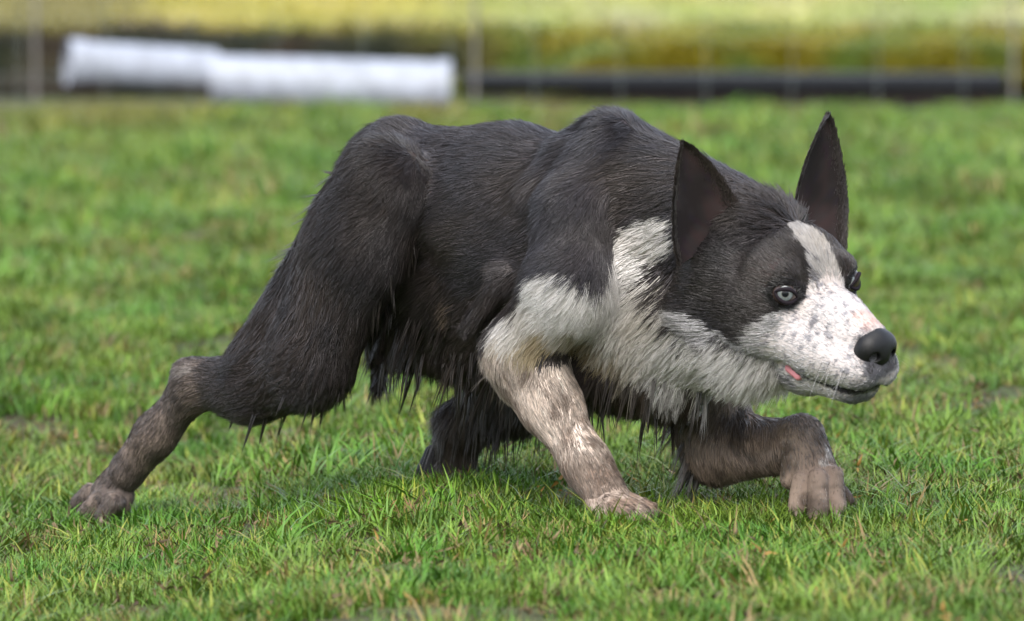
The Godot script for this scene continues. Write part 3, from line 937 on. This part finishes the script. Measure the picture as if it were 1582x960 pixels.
# a tuft: blades in a small ring, leaning outwards, one unit tall
func tuft(blades: int, ring: float, lean: float, thick: float, segments: int, seed_: int) -> ArrayMesh:
	var r := RandomNumberGenerator.new()
	r.seed = seed_
	var v := PackedVector3Array()
	var n := PackedVector3Array()
	var idx := PackedInt32Array()
	for b in blades:
		var a := r.randf() * TAU
		var foot := Vector3(cos(a), 0, sin(a)) * ring * sqrt(r.randf())
		var la := r.randf() * TAU
		var out := Vector3(cos(la), 0, sin(la))
		var side := Vector3(-out.z, 0, out.x).rotated(Vector3.UP, r.randf_range(-0.9, 0.9))
		var tall := r.randf_range(0.45, 1.0)
		var le := lean * r.randf_range(0.2, 1.6)
		var w := thick * r.randf_range(0.6, 1.3)
		for i in segments + 1:
			var t := float(i) / segments
			var p := foot + Vector3.UP * tall * (t - 0.22 * le * t * t) + out * le * tall * t * t
			var half := w * 0.5 * (1.0 - pow(t, 2.2) * 0.94) * (0.75 + 0.25 * minf(1.0, t * 4.0))
			var nn := (out * -1.0 + Vector3.UP * (0.35 + 1.4 * t * le)).normalized()
			v.append(p - side * half)
			v.append(p + side * half)
			n.append((nn - side * 0.4).normalized())
			n.append((nn + side * 0.4).normalized())
			if i < segments:
				var o := v.size() - 2
				idx.append_array([o, o + 2, o + 1, o + 1, o + 2, o + 3])
	return array_mesh(v, n, idx)

func blade_color(x: float, z: float) -> Color:
	var m := patch.get_noise_2d(x * 0.5, z * 0.5)
	var q := patch.get_noise_2d(x * 1.7 + 7.0, z * 1.7)
	var c := Color(0.082, 0.200, 0.020).lerp(Color(0.150, 0.255, 0.030), clampf(0.5 + m * 1.6, 0, 1))
	c = c.lerp(Color(0.050, 0.130, 0.016), clampf(q * 1.8, 0, 0.85))
	var dull := patch.get_noise_2d(x * 0.21 + 31.0, z * 0.15)
	return c.lerp(Color(0.130, 0.165, 0.035), clampf(dull * 1.5, 0, 0.3))

func build_grass() -> void:
	var near_meshes := [tuft(13, 0.6, 0.45, 0.060, 3, 21), tuft(11, 0.55, 0.85, 0.075, 3, 22), tuft(15, 0.65, 0.6, 0.052, 3, 23)]
	var far_mesh := tuft(24, 0.95, 0.65, 0.085, 2, 24)
	var where: Array = [[] as Array[Transform3D], [] as Array[Transform3D], [] as Array[Transform3D], [] as Array[Transform3D], [] as Array[Transform3D]]
	var tint := [PackedColorArray(), PackedColorArray(), PackedColorArray(), PackedColorArray(), PackedColorArray()]
	# zones: z from, z to, half width, tufts per square metre, size
	for zone in [[-1.1, 1.25, 1.3, 13500.0, 0.023, 0], [-2.6, -1.1, 1.8, 9000.0, 0.024, 0], [-5.0, -2.6, 2.5, 4200.0, 0.030, 1], [-6.6, -5.0, 3.2, 2600.0, 0.032, 1], [-7.08, -6.6, 3.4, 3000.0, 0.020, 1]]:
		var area: float = (zone[1] - zone[0]) * zone[2] * 2.0
		for i in int(area * zone[3]):
			var x := rng.randf_range(-zone[2], zone[2])
			var z := rng.randf_range(zone[0], zone[1])
			var bare := patch.get_noise_2d(x * 0.62 + 3.0, z * 0.45 + 8.0)
			var b2 := patch.get_noise_2d(x * 2.1, z * 2.1 + 4.0)
			var gone := smoothstep(0.10, 0.28, bare + b2 * 0.4)
			if rng.randf() < gone * 0.9: continue
			if b2 > 0.16 and rng.randf() < 0.55: continue
			var size: float = zone[4] * (rng.randf_range(0.55, 1.25) + (0.7 if rng.randf() < 0.05 else 0.0)) * (1.0 + 0.35 * b2) * (1.0 - 0.4 * gone)
			var c := blade_color(x, z)
			if z < -5.4: c = c.lerp(Color(0.17, 0.135, 0.03), smoothstep(-5.4, -6.8, z) * clampf(0.1 + patch.get_noise_2d(x * 0.5, 3.0) * 1.2 - x * 0.7, 0, 0.75))
			var dead := rng.randf()
			if dead < 0.09 + 0.3 * gone: c = Color(0.30, 0.23, 0.09).lerp(Color(0.15, 0.09, 0.045), rng.randf())
			elif dead < 0.22: c = c.lerp(Color(0.30, 0.28, 0.05), 0.55)
			var k := rng.randf_range(0.65, 1.3)
			c = Color(c.r * k, c.g * k, c.b * k)
			var turn := Basis(Vector3.UP, rng.randf() * TAU) * Basis(Vector3.RIGHT, rng.randfn(0, 0.16))
			var kind: int = 3 if zone[5] == 1 else rng.randi() % 3
			where[kind].append(Transform3D(turn.scaled_local(Vector3(size * rng.randf_range(0.8, 1.4), size, size * rng.randf_range(0.8, 1.4))), Vector3(x, ground_y(x, z) - 0.002, z)))
			tint[kind].append(c)
	# longer blades pushed up round the paws
	for q in [Vector2(-0.39, -0.27), Vector2(0.10, 0.13), Vector2(0.28, 0.09), Vector2(-0.05, -0.19)]:
		for i in 150:
			var a := rng.randf() * TAU
			var d := rng.randf_range(0.022, 0.075)
			var x: float = q.x + cos(a) * d * 1.3
			var z: float = q.y + sin(a) * d
			var c := blade_color(x, z)
			var k := rng.randf_range(0.6, 1.2)
			var size := rng.randf_range(0.016, 0.034)
			var kind := rng.randi() % 3
			where[kind].append(Transform3D((Basis(Vector3.UP, rng.randf() * TAU) * Basis(Vector3.RIGHT, rng.randfn(0, 0.3))).scaled_local(Vector3(size, size, size)), Vector3(x, ground_y(x, z) - 0.002, z)))
			tint[kind].append(Color(c.r * k, c.g * k, c.b * k))
	# straw, torn leaves and crumbs of earth among the blades
	var bit := tuft(3, 0.9, 1.7, 0.42, 2, 25)
	var lw: Array[Transform3D] = []
	var lt := PackedColorArray()
	for i in 8000:
		var x := rng.randf_range(-0.95, 0.95)
		var z := rng.randf_range(-1.6, 1.2)
		if patch.get_noise_2d(x * 0.9 + 12.0, z * 0.9) < rng.randf_range(-0.35, 0.25): continue
		var size := rng.randf_range(0.004, 0.010)
		lw.append(Transform3D(Basis(Vector3(rng.randf() - 0.5, rng.randf() - 0.5, rng.randf() - 0.5).normalized(), rng.randf() * TAU).scaled_local(Vector3(size, size, size)), Vector3(x, ground_y(x, z) + rng.randf_range(0.001, 0.015), z)))
		var c := Color(0.30, 0.23, 0.11).lerp(Color(0.055, 0.036, 0.022), pow(rng.randf(), 0.35))
		if rng.randf() < 0.06: c = Color(0.26, 0.15, 0.035)
		lt.append(c)
	var litter := multi("plant_litter", bit, tinted("straw", 0.6, 0.4), lw, lt)
	tag(litter, "brown straw and torn leaves scattered through the short grass", "litter", "", "stuff")
	# the next field and its mossy edge
	for i in 84000:
		var x := rng.randf_range(-3.6, 3.6)
		var z := -7.50 - 7.0 * pow(rng.randf(), 2.1)
		var c := edge_color(x, z)
		var k := rng.randf_range(0.7, 1.3)
		var size := 0.045 * rng.randf_range(0.6, 1.4) * (0.55 if z > -8.05 else 1.0)
		where[4].append(Transform3D(Basis(Vector3.UP, rng.randf() * TAU).scaled_local(Vector3(size * 1.3, size, size * 1.3)), Vector3(x, ground_y(x, z) - 0.003, z)))
		tint[4].append(Color(c.r * k, c.g * k, c.b * k))
	var m := tinted("grass", 0.34, 0.36)
	m.backlight_enabled = true
	m.backlight = Color(0.35, 0.4, 0.2)
	var names := ["grass", "fine_grass", "leafy_grass", "meadow_grass", "rough_grass"]
	var labels := ["short wet green grass of the meadow with straw blades", "fine short green grass between the broader blades", "leafy short green grass round the dog's paws", "blurred green grass of the meadow behind the dog", "yellowish rough grass and moss on the bank behind the fence"]
	for i in 5:
		var mesh: Mesh = near_meshes[i] if i < 3 else far_mesh
		var o := multi(names[i], mesh, m, where[i], tint[i])
		tag(o, labels[i], "grass", "", "stuff")
		print(names[i], " ", where[i].size())

func edge_color(x: float, z: float) -> Color:
	var m := patch.get_noise_2d(x * 0.25, z * 0.25)
	var q := patch.get_noise_2d(x * 0.6 + 3.0, z * 0.3)
	if z > -8.06:
		var moss := Color(0.24, 0.20, 0.012).lerp(Color(0.13, 0.19, 0.03), clampf(0.4 + q * 2.0, 0, 1))
		var dark := Color(0.035, 0.042, 0.022).lerp(Color(0.07, 0.05, 0.03), clampf(0.5 + q * 2.0, 0, 1))
		return dark.lerp(moss, smoothstep(-0.35, 0.05, x + q * 0.3))
	var c := Color(0.46, 0.46, 0.13).lerp(Color(0.28, 0.36, 0.09), clampf(0.5 + m * 4.5, 0, 1))
	c = c.lerp(Color(0.46, 0.40, 0.25), clampf(q * 2.4, 0, 0.9))
	if x < 0.1 and z > -9.6:
		c = c.lerp(Color(0.46, 0.37, 0.04), 0.6 * smoothstep(0.1, -0.3, x))
	if x < -0.75: c = c.lerp(Color(0.10, 0.085, 0.05), 0.6)
	return c

# ------------------------------------------------------------------ pipes and fence
func tube(a: Vector3, b: Vector3, r0: float, r1: float, sides := 20, wall := 0.0) -> ArrayMesh:
	var dir := (b - a).normalized()
	var u := dir.cross(Vector3.UP if absf(dir.y) < 0.9 else Vector3.RIGHT).normalized()
	var w := dir.cross(u)
	var v := PackedVector3Array()
	var idx := PackedInt32Array()
	var prof: Array
	if wall > 0.0:
		prof = [[0.0, r0 - wall], [0.0, r0], [1.0, r1], [1.0, r1 - wall], [0.0, r0 - wall]]
	else:
		prof = [[0.0, 0.0], [0.0, r0], [1.0, r1], [1.0, 0.0]]
	for i in prof.size() - 1:
		var base := v.size()
		for e in 2:
			for j in sides:
				var an := TAU * j / sides
				v.append(a.lerp(b, prof[i + e][0]) + (u * cos(an) + w * sin(an)) * float(prof[i + e][1]))
		for j in sides:
			var k := (j + 1) % sides
			quad(idx, base + j, base + k, base + sides + k, base + sides + j, false)
	return array_mesh(v, normals_of(v, idx), idx)

func build_background() -> void:
	var white := mat("white_plastic", Color(0.40, 0.435, 0.53), 0.45, 0.5)
	var grime := NoiseTexture2D.new()
	var gn := FastNoiseLite.new()
	gn.seed = 4
	gn.frequency = 0.02
	gn.fractal_octaves = 4
	grime.noise = gn
	grime.seamless = true
	var ramp := Gradient.new()
	ramp.set_color(0, Color(0.74, 0.74, 0.72))
	ramp.set_color(1, Color(1, 1, 1))
	grime.color_ramp = ramp
	white.albedo_texture = grime
	white.uv1_triplanar = true
	white.uv1_scale = Vector3(2, 2, 2)
	var p1 := Node3D.new()
	p1.name = "plastic_pipe"
	add_child(p1)
	tag(p1, "white plastic pipe lying behind the fence, its round open end exposed", "pipe", "white pipes behind the fence")
	put("barrel", tube(Vector3(-0.8425, 0.0605, -7.5500), Vector3(-0.5723, 0.0397, -7.6200), 0.044, 0.044, 28, 0.004), white, p1)
	put("collar", tube(Vector3(-0.8523, 0.0612, -7.5480), Vector3(-0.8229, 0.0591, -7.5550), 0.047, 0.047, 28, 0.003), white, p1)
	var p2 := Node3D.new()
	p2.name = "plastic_pipe_001"
	add_child(p2)
	tag(p2, "white plastic pipe half sunk in grass, butting against the black pipe", "pipe", "white pipes behind the fence")
	put("barrel", tube(Vector3(-0.5672, 0.0382, -7.3000), Vector3(-0.1232, 0.0260, -7.3000), 0.050, 0.050, 28, 0.004), white, p2)
	put("collar", tube(Vector3(-0.1452, 0.0266, -7.3000), Vector3(-0.1159, 0.0258, -7.3000), 0.053, 0.053, 28, 0.003), white, p2)
	var black := mat("black_plastic", Color(0.018, 0.020, 0.024), 0.75, 0.25)
	var p3 := Node3D.new()
	p3.name = "drain_pipe"
	add_child(p3)
	tag(p3, "long black plastic drain pipe along the foot of the mossy bank", "pipe")
	put("barrel", tube(Vector3(-0.0968, 0.0352, -7.3600), Vector3(0.9321, 0.0328, -7.3600), 0.0205, 0.0205, 20, 0.003), black, p3)
	put("coupling", tube(Vector3(0.4030, 0.0340, -7.3600), Vector3(0.4520, 0.0340, -7.3600), 0.0225, 0.0225, 20, 0.002), black, p3)
	var f := Node3D.new()
	f.name = "wire_fence"
	add_child(f)
	tag(f, "grey stock netting on thin wooden posts in front of the pipes", "fence")
	var wood := mat("grey_wood", Color(0.20, 0.19, 0.18), 0.8, 0.3)
	var wire := mat("galvanised_wire", Color(0.22, 0.26, 0.25), 0.5, 0.5)
	for px in [-3.45, -2.58, -1.70, -0.888, -0.07, 0.932, 1.78, 2.65, 3.5]:
		put("post", tube(Vector3(px, -0.2, -7.12), Vector3(px + 0.004, 0.85, -7.12), 0.0034, 0.0034, 10), wood, f)
	for y in [0.06, 0.16, 0.28, 0.42, 0.58, 0.76]:
		put("line_wire", tube(Vector3(-3.5, y, -7.134), Vector3(3.55, y, -7.134), 0.0006, 0.0006, 6), wire, f)
	for i in 43:
		var x := -3.38 + 0.16 * i + 0.062
		put("stay_wire", tube(Vector3(x, 0.0, -7.137), Vector3(x, 0.76, -7.137), 0.0007, 0.0007, 6), wire, f)

func build_land() -> void:
	build_ground()
	build_grass()
	build_background()


# ------------------------------------------------------------------ scene
func _ready() -> void:
	rng.seed = 7
	grain.seed = 3
	grain.frequency = 60.0
	grain.fractal_octaves = 3
	patch.seed = 11
	patch.frequency = 9.0
	patch.fractal_octaves = 3
	lump.seed = 5
	lump.frequency = 0.9
	lump.fractal_octaves = 3
	var eye := Camera3D.new()
	eye.name = "camera"
	var lens := CameraAttributesPhysical.new()
	lens.frustum_focal_length = 427.78
	lens.frustum_focus_distance = 7.0
	lens.exposure_aperture = 12.5
	lens.frustum_near = 0.1
	lens.frustum_far = 900.0
	eye.attributes = lens
	eye.fov = 4.6852
	eye.near = 0.1
	eye.far = 900.0
	add_child(eye)
	eye.position = Vector3(0, 0.75, 7.0)
	eye.rotation_degrees = Vector3(-4.5777, 0, 0)
	eye.current = true
	var air := Environment.new()
	air.background_mode = Environment.BG_SKY
	var sky := Sky.new()
	var sm := ProceduralSkyMaterial.new()
	sm.sky_top_color = Color(0.80, 0.85, 0.94)
	sm.sky_horizon_color = Color(0.88, 0.90, 0.93)
	sm.ground_bottom_color = Color(0.2, 0.22, 0.16)
	sm.ground_horizon_color = Color(0.5, 0.52, 0.48)
	sm.sky_curve = 0.15
	sky.sky_material = sm
	air.sky = sky
	air.tonemap_mode = Environment.TONE_MAPPER_LINEAR
	air.tonemap_exposure = 2.1
	air.sdfgi_enabled = true
	air.ssao_enabled = true
	air.ssil_enabled = true
	var world := WorldEnvironment.new()
	world.name = "world"
	world.environment = air
	add_child(world)
	var sun := DirectionalLight3D.new()
	sun.name = "sun"
	sun.light_energy = 0.75
	sun.light_angular_distance = 45.0
	sun.light_color = Color(1.0, 0.985, 0.97)
	sun.shadow_enabled = true
	add_child(sun)
	sun.look_at_from_position(Vector3(-0.6, 3.4, 3.2), Vector3.ZERO)
	mat("nose", Color(0.007, 0.007, 0.008), 0.42, 0.42)
	var pebble := NoiseTexture2D.new()
	var pn := FastNoiseLite.new()
	pn.seed = 8
	pn.noise_type = FastNoiseLite.TYPE_CELLULAR
	pn.frequency = 0.06
	pebble.noise = pn
	pebble.seamless = true
	pebble.as_normal_map = true
	mats.nose.normal_enabled = true
	mats.nose.normal_texture = pebble
	mats.nose.normal_scale = 0.6
	mats.nose.uv1_triplanar = true
	mats.nose.uv1_scale = Vector3(60, 60, 60)
	mat("pad", Color(0.014, 0.014, 0.016), 0.6, 0.3)
	mat("claw", Color(0.20, 0.15, 0.12), 0.5, 0.4)
	mat("tongue", Color(0.62, 0.24, 0.27), 0.4, 0.4)
	build_land()
	build_dog()
